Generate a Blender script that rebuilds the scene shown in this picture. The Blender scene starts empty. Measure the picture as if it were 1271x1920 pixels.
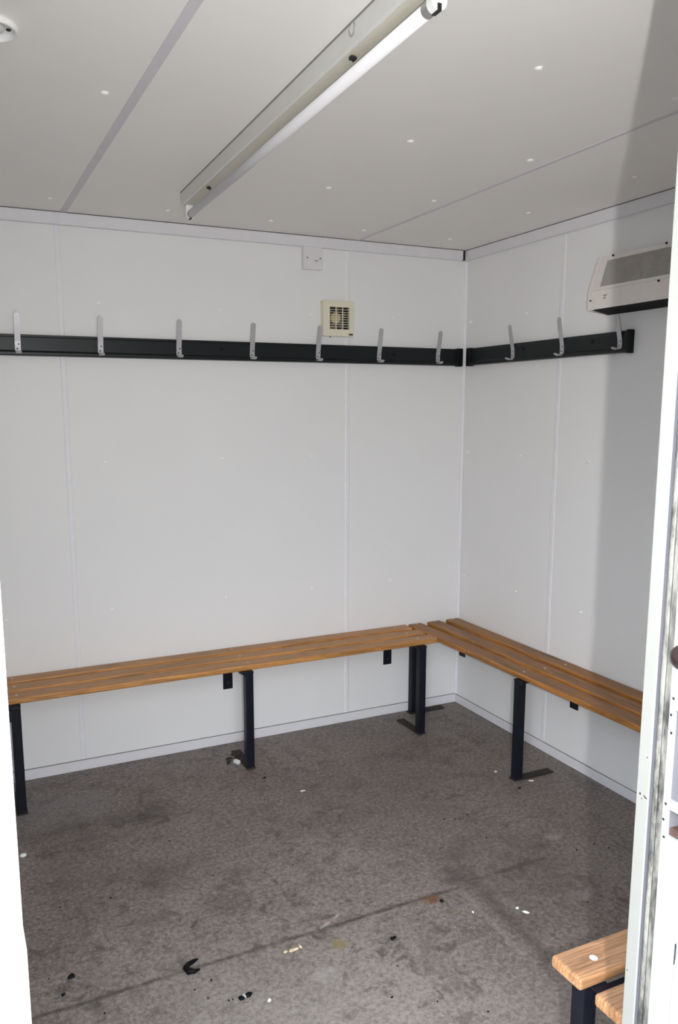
import bpy, bmesh, math, random
from mathutils import Vector, Matrix

S = bpy.context.scene
COL = S.collection
rnd = random.Random(7)
H = 2.30                      # ceiling height

# ------------------------------------------------------------------ helpers
def tag(o, label=None, cat=None, group=None, kind=None):
    if label: o['label'] = label
    if cat: o['category'] = cat
    if group: o['group'] = group
    if kind: o['kind'] = kind
    return o

def thing(name, label, cat, loc=(0, 0, 0), group=None):
    o = bpy.data.objects.new(name, None)
    o.empty_display_size = 0.05
    COL.objects.link(o)
    o.location = loc
    return tag(o, label, cat, group)

def obj(name, bm, mat, parent=None, smooth=False, local=False):
    """Link a bmesh as one object. Vertices are in world space unless local=True."""
    if parent is not None and not local:
        p = parent; off = Vector((0, 0, 0))
        while p is not None:
            off += p.location; p = p.parent
        bmesh.ops.translate(bm, verts=bm.verts, vec=-off)
    bmesh.ops.recalc_face_normals(bm, faces=bm.faces)
    me = bpy.data.meshes.new(name)
    bm.to_mesh(me); bm.free()
    if smooth:
        for p in me.polygons: p.use_smooth = True
    mats = mat if isinstance(mat, (list, tuple)) else [mat]
    for m in mats: me.materials.append(m)
    o = bpy.data.objects.new(name, me)
    COL.objects.link(o)
    if parent is not None: o.parent = parent
    return o

def struct(name, bm, mat, **k):
    o = obj(name, bm, mat, **k); o['kind'] = 'structure'
    return o

def single(name, bm, mat, label, cat, origin, group=None, smooth=False):
    """A thing that is one mesh, with its origin at `origin`."""
    bmesh.ops.translate(bm, verts=bm.verts, vec=-Vector(origin))
    o = obj(name, bm, mat, smooth=smooth)
    o.location = origin
    return tag(o, label, cat, group)

def copy_tree(o, parent=None):
    c = o.copy(); COL.objects.link(c)
    if parent is not None: c.parent = parent
    for ch in list(o.children):
        copy_tree(ch, c)
    return c

def BM(): return bmesh.new()

def box(bm, x0, x1, y0, y1, z0, z1, bev=0.0, seg=2, mi=0):
    m = Matrix.Translation(((x0+x1)/2, (y0+y1)/2, (z0+z1)/2)) @ Matrix.Diagonal((x1-x0, y1-y0, z1-z0, 1))
    g = bmesh.ops.create_cube(bm, size=1.0, matrix=m)
    vs = g['verts']
    fs = list({f for v in vs for f in v.link_faces})
    for f in fs: f.material_index = mi
    if bev > 0:
        es = list({e for v in vs for e in v.link_edges})
        bmesh.ops.bevel(bm, geom=es, offset=bev, segments=seg, profile=0.5, affect='EDGES', material=mi)
    return bm

def rot_to(d):
    return Vector((0, 0, 1)).rotation_difference(Vector(d).normalized()).to_matrix().to_4x4()

def cyl(bm, c, d, r, h, n=24, r2=None, mi=0):
    """Cylinder from c along d, length h."""
    m = Matrix.Translation(c) @ rot_to(d) @ Matrix.Translation((0, 0, h/2))
    g = bmesh.ops.create_cone(bm, cap_ends=True, cap_tris=False, segments=n, radius1=r,
                              radius2=r if r2 is None else r2, depth=h, matrix=m)
    for f in {f for v in g['verts'] for f in v.link_faces}: f.material_index = mi
    return bm

def lathe(bm, prof, c=(0, 0, 0), d=(0, 0, 1), n=24, mi=0):
    """Revolve prof [(r,h)...] about the axis d through c."""
    m = Matrix.Translation(c) @ rot_to(d)
    rings = []
    for r, h in prof:
        if r < 1e-6:
            rings.append([bm.verts.new(m @ Vector((0, 0, h)))])
        else:
            rings.append([bm.verts.new(m @ Vector((r*math.cos(2*math.pi*k/n), r*math.sin(2*math.pi*k/n), h))) for k in range(n)])
    for a, b in zip(rings, rings[1:]):
        for k in range(n):
            k2 = (k+1) % n
            if len(a) == 1 and len(b) == 1: continue
            if len(a) == 1: f = bm.faces.new((a[0], b[k], b[k2]))
            elif len(b) == 1: f = bm.faces.new((a[k], a[k2], b[0]))
            else: f = bm.faces.new((a[k], a[k2], b[k2], b[k]))
            f.material_index = mi
    for ring in (rings[0], rings[-1]):
        if len(ring) > 1:
            f = bm.faces.new(ring); f.material_index = mi
    return bm

def prism(bm, poly, f, t0, t1, mi=0):
    """Extrude the 2-D polygon between t0 and t1; f(a,b,t) -> xyz."""
    A = [bm.verts.new(f(a, b, t0)) for a, b in poly]
    B = [bm.verts.new(f(a, b, t1)) for a, b in poly]
    n = len(poly)
    fs = [bm.faces.new(A), bm.faces.new(list(reversed(B)))]
    for k in range(n):
        fs.append(bm.faces.new((A[k], B[k], B[(k+1) % n], A[(k+1) % n])))
    for q in fs: q.material_index = mi
    return bm

def ribbon(bm, path, w, t, side, mi=0, round_end=True):
    """Bent flat strip: path of (p, normal) points, width w along `side`, thickness t."""
    side = Vector(side).normalized()
    rings = []
    n = len(path)
    for i, p in enumerate(path):
        p = Vector(p)
        a = Vector(path[max(i-1, 0)]); b = Vector(path[min(i+1, n-1)])
        tan = (b-a).normalized(); nor = tan.cross(side).normalized()
        rings.append((p, tan, nor))
    pts = []
    if round_end:
        p, tan, nor = rings[0]
        for k in (1.0, .85, .5): pts.append((p - tan*(w/2*math.sqrt(max(0, 1-(1-k)**2)) if False else -0) - tan*(w/2*k), nor, w/2*math.sqrt(max(1e-4, 1-k*k))))
    for p, tan, nor in rings: pts.append((p, nor, w/2))
    if round_end:
        p, tan, nor = rings[-1]
        for k in (.5, .85, 1.0): pts.append((p + tan*(w/2*k), nor, w/2*math.sqrt(max(1e-4, 1-k*k))))
    V = []
    for p, nor, hw in pts:
        V.append([bm.verts.new(p + side*s*hw + nor*q*t/2) for s, q in ((-1, -1), (1, -1), (1, 1), (-1, 1))])
    for a, b in zip(V, V[1:]):
        for k in range(4):
            f = bm.faces.new((a[k], a[(k+1) % 4], b[(k+1) % 4], b[k])); f.material_index = mi
    bm.faces.new(V[0]); bm.faces.new(V[-1])
    return bm

def tube(bm, path, radii, n=8, mi=0):
    rings = []
    m = len(path)
    for i, p in enumerate(path):
        p = Vector(p); a = Vector(path[max(i-1, 0)]); b = Vector(path[min(i+1, m-1)])
        R = rot_to(b-a)
        rings.append([bm.verts.new(p + (R @ Vector((math.cos(2*math.pi*k/n)*radii[i], math.sin(2*math.pi*k/n)*radii[i], 0)))) for k in range(n)])
    for a, b in zip(rings, rings[1:]):
        for k in range(n):
            bm.faces.new((a[k], a[(k+1) % n], b[(k+1) % n], b[k])).material_index = mi
    bm.faces.new(rings[0]); bm.faces.new(rings[-1])
    return bm

def chunk(bm, c, sx, sy, sz, ang=0, seed=0, n=9, mi=0):
    """Irregular flat crumb resting on z=c.z."""
    r = random.Random(seed)
    ca, sa = math.cos(ang), math.sin(ang)
    rr = [r.uniform(.65, 1.1) for _ in range(n)]
    lo, mid, hi = [], [], []
    for k in range(n):
        t = 2*math.pi*k/n
        x, y = sx*rr[k]*math.cos(t), sy*rr[k]*math.sin(t)
        for L, s, z in ((lo, .9, 0), (mid, 1.0, sz*.45), (hi, .6, sz*r.uniform(.75, 1.05))):
            L.append(bm.verts.new((c[0]+(x*ca-y*sa)*s, c[1]+(x*sa+y*ca)*s, c[2]+z)))
    for A, B in ((lo, mid), (mid, hi)):
        for k in range(n):
            bm.faces.new((A[k], A[(k+1) % n], B[(k+1) % n], B[k])).material_index = mi
    bm.faces.new(lo); bm.faces.new(hi)
    return bm

# ------------------------------------------------------------------ materials
class NT:
    def __init__(s, name):
        s.m = bpy.data.materials.new(name); s.m.use_nodes = True
        s.t = s.m.node_tree; s.b = s.t.nodes['Principled BSDF']
    def n(s, typ, **k):
        nd = s.t.nodes.new(typ)
        for a, v in k.items(): setattr(nd, a, v)
        return nd
    def l(s, a, b): s.t.links.new(a, b)
    def coord(s, scale=(1, 1, 1), kind='Object'):
        c = s.n('ShaderNodeTexCoord'); mp = s.n('ShaderNodeMapping')
        mp.inputs['Scale'].default_value = scale
        s.l(c.outputs[kind], mp.inputs['Vector']); return mp.outputs['Vector']
    def noise(s, vec, scale, detail=4, rough=.55, dist=0):
        nd = s.n('ShaderNodeTexNoise')
        nd.inputs['Scale'].default_value = scale; nd.inputs['Detail'].default_value = detail
        nd.inputs['Roughness'].default_value = rough; nd.inputs['Distortion'].default_value = dist
        if vec is not None: s.l(vec, nd.inputs['Vector'])
        return nd.outputs['Fac']
    def ramp(s, fac, stops):
        nd = s.n('ShaderNodeValToRGB'); cr = nd.color_ramp
        while len(cr.elements) < len(stops): cr.elements.new(.5)
        for e, (p, c) in zip(cr.elements, stops):
            e.position = p; e.color = c if len(c) == 4 else (*c, 1)
        s.l(fac, nd.inputs['Fac']); return nd.outputs['Color']
    def math(s, op, a, b=None, c=None, clamp=False):
        nd = s.n('ShaderNodeMath', operation=op); nd.use_clamp = clamp
        for i, v in enumerate((a, b, c)):
            if v is None: continue
            if isinstance(v, (int, float)): nd.inputs[i].default_value = v
            else: s.l(v, nd.inputs[i])
        return nd.outputs[0]
    def mix(s, fac, a, b):
        nd = s.n('ShaderNodeMix', data_type='RGBA')
        for sock, v in ((nd.inputs[0], fac), (nd.inputs[6], a), (nd.inputs[7], b)):
            if isinstance(v, (int, float)): sock.default_value = v
            elif isinstance(v, tuple): sock.default_value = (*v, 1) if len(v) == 3 else v
            else: s.l(v, sock)
        return nd.outputs[2]
    def bump(s, h, strength=.2, dist=.001):
        nd = s.n('ShaderNodeBump'); nd.inputs['Strength'].default_value = strength
        nd.inputs['Distance'].default_value = dist
        s.l(h, nd.inputs['Height']); s.l(nd.outputs[0], s.b.inputs['Normal'])
    def set(s, **k):
        for a, v in k.items():
            sock = s.b.inputs[a.replace('_', ' ')]
            if isinstance(v, (int, float)): sock.default_value = v
            elif isinstance(v, tuple): sock.default_value = (*v, 1)
            else: s.l(v, sock)
        return s.m

def simple(name, col, rough=.5, metal=0.0, var=.06, scale=30, bump=0, spec=.5):
    t = NT(name); v = t.coord()
    f = t.noise(v, scale, 3)
    lo = tuple(max(0, c*(1-var)) for c in col); hi = tuple(min(1, c*(1+var)) for c in col)
    t.set(Base_Color=t.ramp(f, [(.3, lo), (.7, hi)]), Roughness=rough, Metallic=metal)
    t.b.inputs['Specular IOR Level'].default_value = spec
    if bump: t.bump(t.noise(v, scale*8, 2), bump, .0006)
    return t.m

def panel_mat(name, col, rough):
    t = NT(name); v = t.coord()
    big = t.noise(v, 1.6, 3); fine = t.noise(v, 260, 2)
    a = tuple(c*.97 for c in col)
    c1 = t.ramp(big, [(.3, a), (.7, col)])
    t.set(Base_Color=c1, Roughness=rough)
    t.b.inputs['Specular IOR Level'].default_value = .35
    t.bump(fine, .22, .0008)
    return t.m

WALLC = (.775, .775, .772)
M_wall = panel_mat('wall panel white', WALLC, .5)
M_ceil = panel_mat('ceiling panel white', (.855, .837, .806), .55)
M_seam = simple('white plastic joint strip', (.765, .76, .785), .5, var=.02)
M_tape = simple('grey lavender ceiling tape', (.62, .60, .63), .5, var=.03)
M_trunk = simple('white plastic trunking', (.70, .69, .725), .38, var=.02)
M_gap = simple('dark joint', (.05, .05, .05), .8)
M_seal_shade = simple('grey sealant and shade line', (.22, .215, .21), .8)
M_cap = simple('white plastic cap', (.86, .86, .85), .3, var=.02)
M_rail = simple('dark green rail plastic', (.008, .011, .012), .36, var=.15, scale=60, bump=.3, spec=.32)
M_railcap = simple('black plastic end cap', (.005, .006, .006), .5, spec=.2)
M_hook = simple('grey hook metal', (.47, .46, .48), .42, .35, var=.08, scale=80)
M_screw = simple('dark screw', (.03, .03, .03), .5, .5)
M_cream = simple('cream fan plastic', (.72, .68, .54), .38, var=.03)
M_hub = simple('yellowed hub plastic', (.55, .46, .27), .5)
M_blade = simple('brown fan blade', (.10, .075, .05), .5)
M_black = simple('black void plastic', (.006, .006, .006), .6)
M_badge = simple('dark badge', (.05, .045, .03), .4)
M_switch = simple('white switch plastic', (.70, .69, .70), .35, var=.02)
M_heater = simple('heater cream enamel', (.74, .70, .66), .35, var=.03)
M_mesh = simple('heater mesh wire', (.62, .60, .56), .4, .1, var=.08)
M_heatdark = simple('black heater outlet', (.008, .008, .009), .6)
M_print = simple('brown worn print', (.30, .24, .17), .7)
M_batten = simple('lamp white enamel', (.66, .66, .635), .32, var=.02)
M_batcream = simple('lamp yellowed enamel', (.60, .57, .475), .4, var=.04, scale=8)
M_tube = simple('unlit phosphor tube', (.76, .755, .775), .5, var=.01)
M_alu = simple('lamp end ferrule', (.42, .42, .42), .35, .6)
M_leg = simple('navy black painted steel', (.007, .008, .014), .42, var=.3, scale=25, spec=.22)
M_foot = None
M_bolt = simple('pale bolt head', (.62, .58, .50), .45, .2, var=.1)
M_boltw = simple('white plastic bolt cap', (.78, .78, .66), .4)

def rust_mat():
    t = NT('rusty black steel foot'); v = t.coord()
    f = t.noise(v, 45, 5, .7)
    t.set(Base_Color=t.ramp(f, [(.35, (.008, .008, .008)), (.58, (.022, .014, .010)), (.75, (.07, .035, .02))]), Roughness=.75)
    t.bump(t.noise(v, 150, 3), .5, .001)
    return t.m
M_foot = rust_mat()

def wood_mat(name, axis, base, dirt, dirty):
    """Varnished softwood; grain runs along axis ('X' or 'Y'); worn grey film on the trodden tops."""
    t = NT(name)
    def co(l, c): return t.coord((l, c, c) if axis == 'X' else (c, l, c))
    wav = t.noise(co(1.0, 22), 3.0, 5, .62, 1.0)          # growth rings drawn out along the board
    fine = t.noise(co(5, 150), 3.0, 3, .6)
    d = tuple(c*.50 for c in base); hcol = tuple(min(1, c*1.3) for c in base)
    c = t.ramp(wav, [(.30, d), (.47, base), (.66, hcol)])
    wv = t.n('ShaderNodeTexWave', wave_type='BANDS', bands_direction='Y' if axis == 'X' else 'X', wave_profile='SIN')
    for k_, q_ in (('Scale', 5.2), ('Distortion', 9.0), ('Detail', 3.0), ('Detail Scale', .7), ('Detail Roughness', .55)): wv.inputs[k_].default_value = q_
    t.l(co(.9, 7.0), wv.inputs['Vector'])
    ring = t.ramp(wv.outputs['Fac'], [(.05, (1, 1, 1)), (.32, (0, 0, 0))])
    c = t.mix(t.math('MULTIPLY', ring, .45), c, tuple(x*.42 for x in base))
    vo = t.n('ShaderNodeTexVoronoi'); vo.inputs['Scale'].default_value = 2.3
    t.l(co(1.0, 4.5), vo.inputs['Vector'])
    kn = t.ramp(vo.outputs['Distance'], [(.03, (1, 1, 1)), (.09, (0, 0, 0))])
    c = t.mix(t.math('MULTIPLY', kn, .7), c, tuple(x*.22 for x in base))
    # trodden film on the upward faces, patchy along the board
    g = t.n('ShaderNodeNewGeometry'); sx = t.n('ShaderNodeSeparateXYZ')
    t.l(g.outputs['Normal'], sx.inputs[0])
    up = t.ramp(sx.outputs['Z'], [(.88, (0, 0, 0)), (.995, (1, 1, 1))])
    dn = t.ramp(t.noise(co(2.2, 16), 1.8, 5, .68), [(.34, (0, 0, 0)), (.60, (1, 1, 1))])
    fac = t.math('MULTIPLY', t.math('MULTIPLY', up, t.math('ADD', t.math('MULTIPLY', dn, .65), .35)), dirty)
    dirtc = t.ramp(wav, [(.30, tuple(x*.62 for x in dirt)), (.5, dirt), (.68, tuple(x*1.22 for x in dirt))])
    dirtc = t.mix(t.math('MULTIPLY', ring, .40), dirtc, tuple(x*.45 for x in dirt))
    c = t.mix(fac, c, dirtc)
    # dark bruises and scuffs
    sc_ = t.ramp(t.noise(co(3.0, 14), 1.3, 5, .7), [(.60, (0, 0, 0)), (.72, (.75, .75, .75))])
    c = t.mix(t.math('MULTIPLY', sc_, up), c, tuple(x*.33 for x in dirt))
    c = t.mix(t.math('MULTIPLY', t.ramp(fine, [(.42, (1, 1, 1)), (.56, (0, 0, 0))]), .38), c, tuple(c_*.32 for c_ in base))
    t.set(Base_Color=c, Roughness=.5)
    t.bump(wav, .2, .001)
    return t.m
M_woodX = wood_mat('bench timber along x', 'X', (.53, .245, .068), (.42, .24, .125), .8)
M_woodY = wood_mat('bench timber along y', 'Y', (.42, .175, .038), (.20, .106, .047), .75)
M_woodF = wood_mat('pale bench timber', 'X', (.53, .275, .13), (.44, .27, .17), .6)

def floor_mat():
    t = NT('worn grey brown vinyl')
    v = t.coord()
    c0 = t.noise(v, 2.2, 5, .6)
    base = t.ramp(c0, [(.25, (.165, .136, .121)), (.5, (.210, .176, .158)), (.78, (.255, .22, .199))])
    # fine fibre pattern
    f1 = t.noise(v, 70, 7, .80, .25)
    base = t.mix(t.ramp(f1, [(.36, (.95, .95, .95)), (.51, (0, 0, 0))]), base, (.085, .070, .064))
    base = t.mix(t.ramp(f1, [(.50, (0, 0, 0)), (.66, (.8, .8, .8))]), base, (.36, .322, .294))
    f2 = t.noise(v, 210, 2, .6)
    base = t.mix(t.ramp(f2, [(.36, (.4, .4, .4)), (.48, (0, 0, 0))]), base, (.09, .078, .073))
    # pale patch by the doorway: daylight painted into the colour, with some trodden dust
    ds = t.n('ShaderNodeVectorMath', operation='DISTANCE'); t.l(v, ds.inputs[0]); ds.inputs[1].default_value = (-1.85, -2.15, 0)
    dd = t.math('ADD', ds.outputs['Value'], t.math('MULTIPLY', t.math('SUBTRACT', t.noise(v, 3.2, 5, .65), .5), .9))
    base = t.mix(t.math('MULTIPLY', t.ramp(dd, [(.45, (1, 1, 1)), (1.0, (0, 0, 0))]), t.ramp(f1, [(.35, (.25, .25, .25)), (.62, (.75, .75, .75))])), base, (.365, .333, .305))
    # soft grime
    g1 = t.noise(v, 5.5, 6, .7, .5)
    base = t.mix(t.ramp(g1, [(.54, (0, 0, 0)), (.74, (.6, .6, .6))]), base, (.075, .062, .057))
    # smudges in loose clusters, and small dark flecks
    g2 = t.noise(v, 15, 8, .74, .8); m2 = t.noise(v, 1.9, 3, .5)
    k2 = t.math('MULTIPLY', t.ramp(g2, [(.51, (0, 0, 0)), (.63, (1, 1, 1))]), t.ramp(m2, [(.38, (.12, .12, .12)), (.62, (.75, .75, .75))]))
    base = t.mix(k2, base, (.055, .045, .040))
    g3 = t.noise(v, 48, 4, .6)
    base = t.mix(t.ramp(g3, [(.68, (0, 0, 0)), (.76, (.8, .8, .8))]), base, (.05, .042, .038))
    g4 = t.noise(t.coord((60, 9, 1)), 1.0, 5, .7, 1.5)
    base = t.mix(t.ramp(g4, [(.66, (0, 0, 0)), (.74, (.35, .35, .35))]), base, (.36, .33, .31))
    sep = t.n('ShaderNodeSeparateXYZ'); t.l(v, sep.inputs[0])
    X, Y = sep.outputs['X'], sep.outputs['Y']
    wob = t.math('MULTIPLY', t.math('SUBTRACT', t.noise(v, 4, 3), .5), .014)
    brk = t.noise(v, 13, 4, .7)
    def seg(x0, y0, x1, y1, w, col, k):
        """dirty line on the floor from (x0,y0) to (x1,y1)"""
        nonlocal base
        L = math.hypot(x1-x0, y1-y0); dx, dy = (x1-x0)/L, (y1-y0)/L
        a = t.math('ADD', t.math('MULTIPLY', t.math('SUBTRACT', X, x0), dx), t.math('MULTIPLY', t.math('SUBTRACT', Y, y0), dy))
        b = t.math('ABSOLUTE', t.math('ADD', t.math('ADD', t.math('MULTIPLY', t.math('SUBTRACT', X, x0), -dy), t.math('MULTIPLY', t.math('SUBTRACT', Y, y0), dx)), wob))
        e = t.math('MAXIMUM', t.math('MULTIPLY', a, -1), t.math('SUBTRACT', a, L))
        dist = t.math('MAXIMUM', t.math('MAXIMUM', e, 0), b)
        f = t.math('SUBTRACT', 1, t.math('DIVIDE', dist, w), clamp=True)
        f = t.math('MULTIPLY', t.math('MULTIPLY', f, t.math('MULTIPLY', t.math('SUBTRACT', brk, .25, clamp=True), 2.6)), k, clamp=True)
        base = t.mix(f, base, col)
    def blot(x, y, rx, ry, col, k, n=9):
        nonlocal base
        nx = t.math('DIVIDE', t.math('SUBTRACT', X, x), rx); ny = t.math('DIVIDE', t.math('SUBTRACT', Y, y), ry)
        d = t.math('ADD', t.math('MULTIPLY', nx, nx), t.math('MULTIPLY', ny, ny))
        nn = t.noise(v, n, 4, .7)
        f = t.math('MULTIPLY', t.math('SUBTRACT', 1, d, clamp=True), t.math('MULTIPLY', t.math('SUBTRACT', nn, .33, clamp=True), 3.2), clamp=True)
        base = t.mix(t.math('MULTIPLY', f, k, clamp=True), base, col)
    dk = (.055, .046, .043)
    seg(-2.5, -1.43, -.90, -1.418, .012, dk, 1.15)          # sheet joint
    seg(-.92, -1.40, -.60, -1.40, .014, dk, 1.0)
    seg(-.905, -1.42, -.93, -1.80, .035, (.075, .065, .06), .9)
    seg(-.965, -1.44, -.985, -1.76, .016, (.34, .32, .31), .5)
    seg(-.85, -1.36, -.865, -1.60, .020, (.30, .28, .27), .45)
    seg(-2.09, -.85, -2.13, -1.42, .022, dk, .18)
    seg(-1.40, -1.39, -1.38, -1.375, .006, (.5, .47, .45), .9)
    seg(-1.46, -1.415, -1.425, -1.40, .006, (.5, .47, .45), .9)
    seg(-.55, -.95, -.80, -1.15, .008, (.27, .25, .24), .5)
    blot(-1.79, -.50, .17, .10, dk, 0.72); blot(-1.83, -.93, .26, .14, dk, 0.55)
    blot(-1.98, -.55, .30, .14, dk, 0.44); blot(-1.67, -1.16, .10, .10, dk, 0.66, 22)
    blot(-2.08, -.80, .16, .34, dk, 0.44); blot(-.93, -1.35, .10, .06, dk, 0.94, 25)
    blot(-.88, -.75, .5, .4, dk, 0.33); blot(-1.16, -.85, .22, .10, dk, 0.39, 14)
    blot(-.72, -1.42, .30, .35, (.07, .06, .056), .6, 7)
    blot(-1.082, -1.433, .042, .030, (.15, .072, .032), 1.6, 28)
    blot(-1.443, -1.503, .026, .030, (.24, .18, .07), 1.5, 15)
    blot(-1.06, -1.52, .02, .02, (.17, .10, .06), 1.0, 24)
    blot(-1.53, -1.60, .05, .04, (.36, .34, .33), 1.0, 30)
    blot(-.47, -1.30, .035, .03, (.33, .28, .27), 1.2, 20); blot(-.62, -1.62, .04, .03, (.30, .26, .25), 1.0, 20)
    blot(-2.10, -.33, .30, .17, (.19, .19, .205), .6, 5)
    t.set(Base_Color=base, Roughness=t.math('ADD', .42, t.math('MULTIPLY', g1, .25)))
    t.b.inputs['Specular IOR Level'].default_value = .4
    t.bump(f1, .3, .0012)
    return t.m
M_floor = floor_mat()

def grimy(name, base, dirt, amt, sc=60, stretch=.25):
    t = NT(name)
    f = t.noise(t.coord((1, 1, stretch)), sc, 6, .72)
    f2 = t.noise(t.coord((1, 1, .5)), 9, 3)
    k = t.math('MULTIPLY', t.ramp(f, [(.42, (0, 0, 0)), (.62, (1, 1, 1))]), t.math('MULTIPLY', t.math('ADD', f2, .2), amt), clamp=True)
    t.set(Base_Color=t.mix(k, base, dirt), Roughness=.55)
    return t.m
M_frame = simple('flash-dimmed cream frame enamel', (.20, .20, .186), .35, var=.015)  # cream paint darkened in its colour to hold back the close flash
M_jamb = simple('flash-dimmed white frame enamel', (.25, .25, .255), .35, var=.01)  # same white as the left post, darkened to hold back the flash
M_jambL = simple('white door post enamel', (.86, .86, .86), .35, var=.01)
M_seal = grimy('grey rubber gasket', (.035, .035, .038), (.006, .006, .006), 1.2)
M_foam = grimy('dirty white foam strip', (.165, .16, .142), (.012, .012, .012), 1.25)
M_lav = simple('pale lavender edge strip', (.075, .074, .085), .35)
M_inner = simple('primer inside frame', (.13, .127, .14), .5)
M_rustbrown = simple('brown timber packer', (.055, .026, .018), .8, var=.4, scale=40)
M_outer = simple('white cladding', (.86, .86, .86), .4)
M_ground = simple('pale concrete yard', (.28, .262, .245), .9, var=.10, scale=3)
M_dark = simple('black plastic scrap', (.004, .004, .005), .55, spec=.15)
M_crumb = simple('dark grit', (.010, .008, .007), .8, spec=.2)
M_white = simple('white crumbs', (.85, .82, .74), .6)
M_tan = simple('tan paper scrap', (.68, .54, .36), .7, var=.25, scale=120)
M_leaf = simple('dark brown dry scraps', (.022, .014, .012), .7, var=.4, scale=60)
M_glass = simple('clear plastic', (.62, .66, .64), .15)

# ------------------------------------------------------------------ room shell
XL, YF = -3.35, -2.65          # left wall, inner face of the front wall
YO = -2.77                     # outer face of the front wall
JX, JXL = -1.556, -2.3607      # door opening
T = .06
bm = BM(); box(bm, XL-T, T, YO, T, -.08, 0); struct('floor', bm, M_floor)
bm = BM(); box(bm, XL-T, T, YO, T, H, H+.06); struct('ceiling', bm, M_ceil)
bm = BM(); box(bm, XL, T, 0, T, 0, H); struct('wall_back', bm, M_wall)
bm = BM(); box(bm, 0, T, YF, 0, 0, H); struct('wall_right', bm, M_wall)
bm = BM(); box(bm, XL-T, XL, YF, T, 0, H); struct('wall_left', bm, M_wall)
DH = 2.16
bm = BM()
box(bm, JX+.055, T, YO, YF, 0, H)
box(bm, XL-T, JXL-.035, YO, YF, 0, H)
box(bm, JXL-.035, JX+.055, YO, YF, DH, H)
struct('wall_front', bm, M_outer)
bm = BM(); box(bm, -14, 10, -22, YO, -.30, -.20); struct('ground', bm, M_ground)

# skirting
bm = BM(); box(bm, XL, -.0065, -.007, 0, 0, .044, .0015, 1); s = struct('baseboard_back', bm, M_trunk)
bm = BM(); box(bm, XL, -.006, -.0045, 0, .044, .0465); obj('sealant_line', bm, M_seal_shade, s)
bm = BM(); box(bm, -.007, 0, YF, 0, 0, .041, .0015, 1); s = struct('baseboard_right', bm, M_trunk)
bm = BM(); box(bm, -.0045, 0, YF, 0, .041, .0432); obj('sealant_line', bm, M_seal_shade, s)

# cover strips over the panel joints, corner bead, ceiling tapes, cornice trunking
def strip_y(xc, w, z0, z1):      # on the back wall
    bm = BM(); prism(bm, [(-w/2, 0), (-w*.32, -.0022), (w*.32, -.0022), (w/2, 0)], lambda a, b, t: (xc+a, b, t), z0, z1); return bm
def strip_x(yc, w, z0, z1):
    bm = BM(); prism(bm, [(-w/2, 0), (-w*.32, -.0022), (w*.32, -.0022), (w/2, 0)], lambda a, b, t: (b, yc+a, t), z0, z1); return bm
struct('trim_1', strip_y(-1.9285, .024, .047, 2.25), M_seam)
struct('trim_2', strip_y(-.652, .024, .047, 2.25), M_seam)
struct('trim_3', strip_x(-.691, .026, .044, 2.25), M_seam)
bm = BM()
prism(bm, [(0, 0), (-.012, 0), (-.0105, -.005), (-.008, -.008), (-.005, -.0105), (0, -.012)], lambda a, b, t: (a, b, t), .046, 2.25)
struct('trim_4', bm, M_seam)
bm = BM(); box(bm, -1.9145, -1.890, YF, 0, H-.0012, H); struct('trim_5', bm, M_tape)
bm = BM(); box(bm, -.612, -.598, YF, 0, H-.0015, H); struct('trim_6', bm, M_tape)
bm = BM(); box(bm, XL, -.033, -.020, 0, 2.252, H-.0025, .002, 1); s = struct('trim_7', bm, M_trunk)
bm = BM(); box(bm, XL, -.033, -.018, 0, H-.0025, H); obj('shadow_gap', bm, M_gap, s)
bm = BM(); box(bm, -.020, 0, YF, 0, 2.252, H-.0025, .002, 1); s = struct('trim_8', bm, M_trunk)
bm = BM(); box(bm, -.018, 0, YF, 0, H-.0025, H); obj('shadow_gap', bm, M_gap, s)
bm = BM(); box(bm, -.0325, -.0205, -.0165, 0, 2.253, H-.003); obj('gap_shade', bm, M_black, s)  # black box painted in for the shade of the open joint

# ------------------------------------------------------------------ screw caps
def dome(r, h): return [(r, 0), (r*.96, h*.35), (r*.78, h*.72), (r*.45, h*.95), (0, h)]
def cap_mesh(r, h):
    bm = BM(); lathe(bm, dome(r, h), n=16)
    bmesh.ops.recalc_face_normals(bm, faces=bm.faces)
    me = bpy.data.meshes.new('screw_cap'); bm.to_mesh(me); bm.free()
    for p in me.polygons: p.use_smooth = True
    me.materials.append(M_cap); return me
ME_ccap = cap_mesh(.0105, .006); ME_wcap = cap_mesh(.0085, .0035)
def cap(me, loc, rot, label, group):
    o = bpy.data.objects.new('screw_cap', me); COL.objects.link(o)
    o.location = loc; o.rotation_euler = rot
    return tag(o, label, 'screw cap', group)
CX = [-1.976, -1.54, -1.113, -.682, -.245]; CY = [-.212, -.755, -1.295, -1.845]
ctxt = {0: 'left of the grey seam tape', 1: 'near the far end of the tube light', 2: 'second column right of the seam tape',
        3: 'just left of the thin right seam', 4: 'between the right seam and right wall'}
rtxt = ['in the row along the back wall', 'in the second row from back wall', 'in the third row from back wall', 'in the nearest row to the door']
for i, x in enumerate(CX):
    for j, y in enumerate(CY):
        if (i, j) in ((0, 1), (0, 3), (1, 1), (1, 2), (1, 3), (4, 3)): continue
        cap(ME_ccap, (x, y, H), (math.pi, 0, 0), 'white ceiling cap ' + ctxt[i] + ', ' + rtxt[j].replace('in the ', '').replace('row along the back wall', 'row along back wall'), 'screw caps on the ceiling')
rows = [(1.965, 'above the hook rail'), (1.327, 'halfway up'), (.697, 'low above the bench')]
cols = [(-2.205, 'at the left edge'), (-1.78, 'right of the left joint strip'), (-1.270, 'in the middle of the wide panel'),
        (-.840, 'left of the middle joint strip'), (-.412, 'between middle joint strip and corner')]
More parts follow.
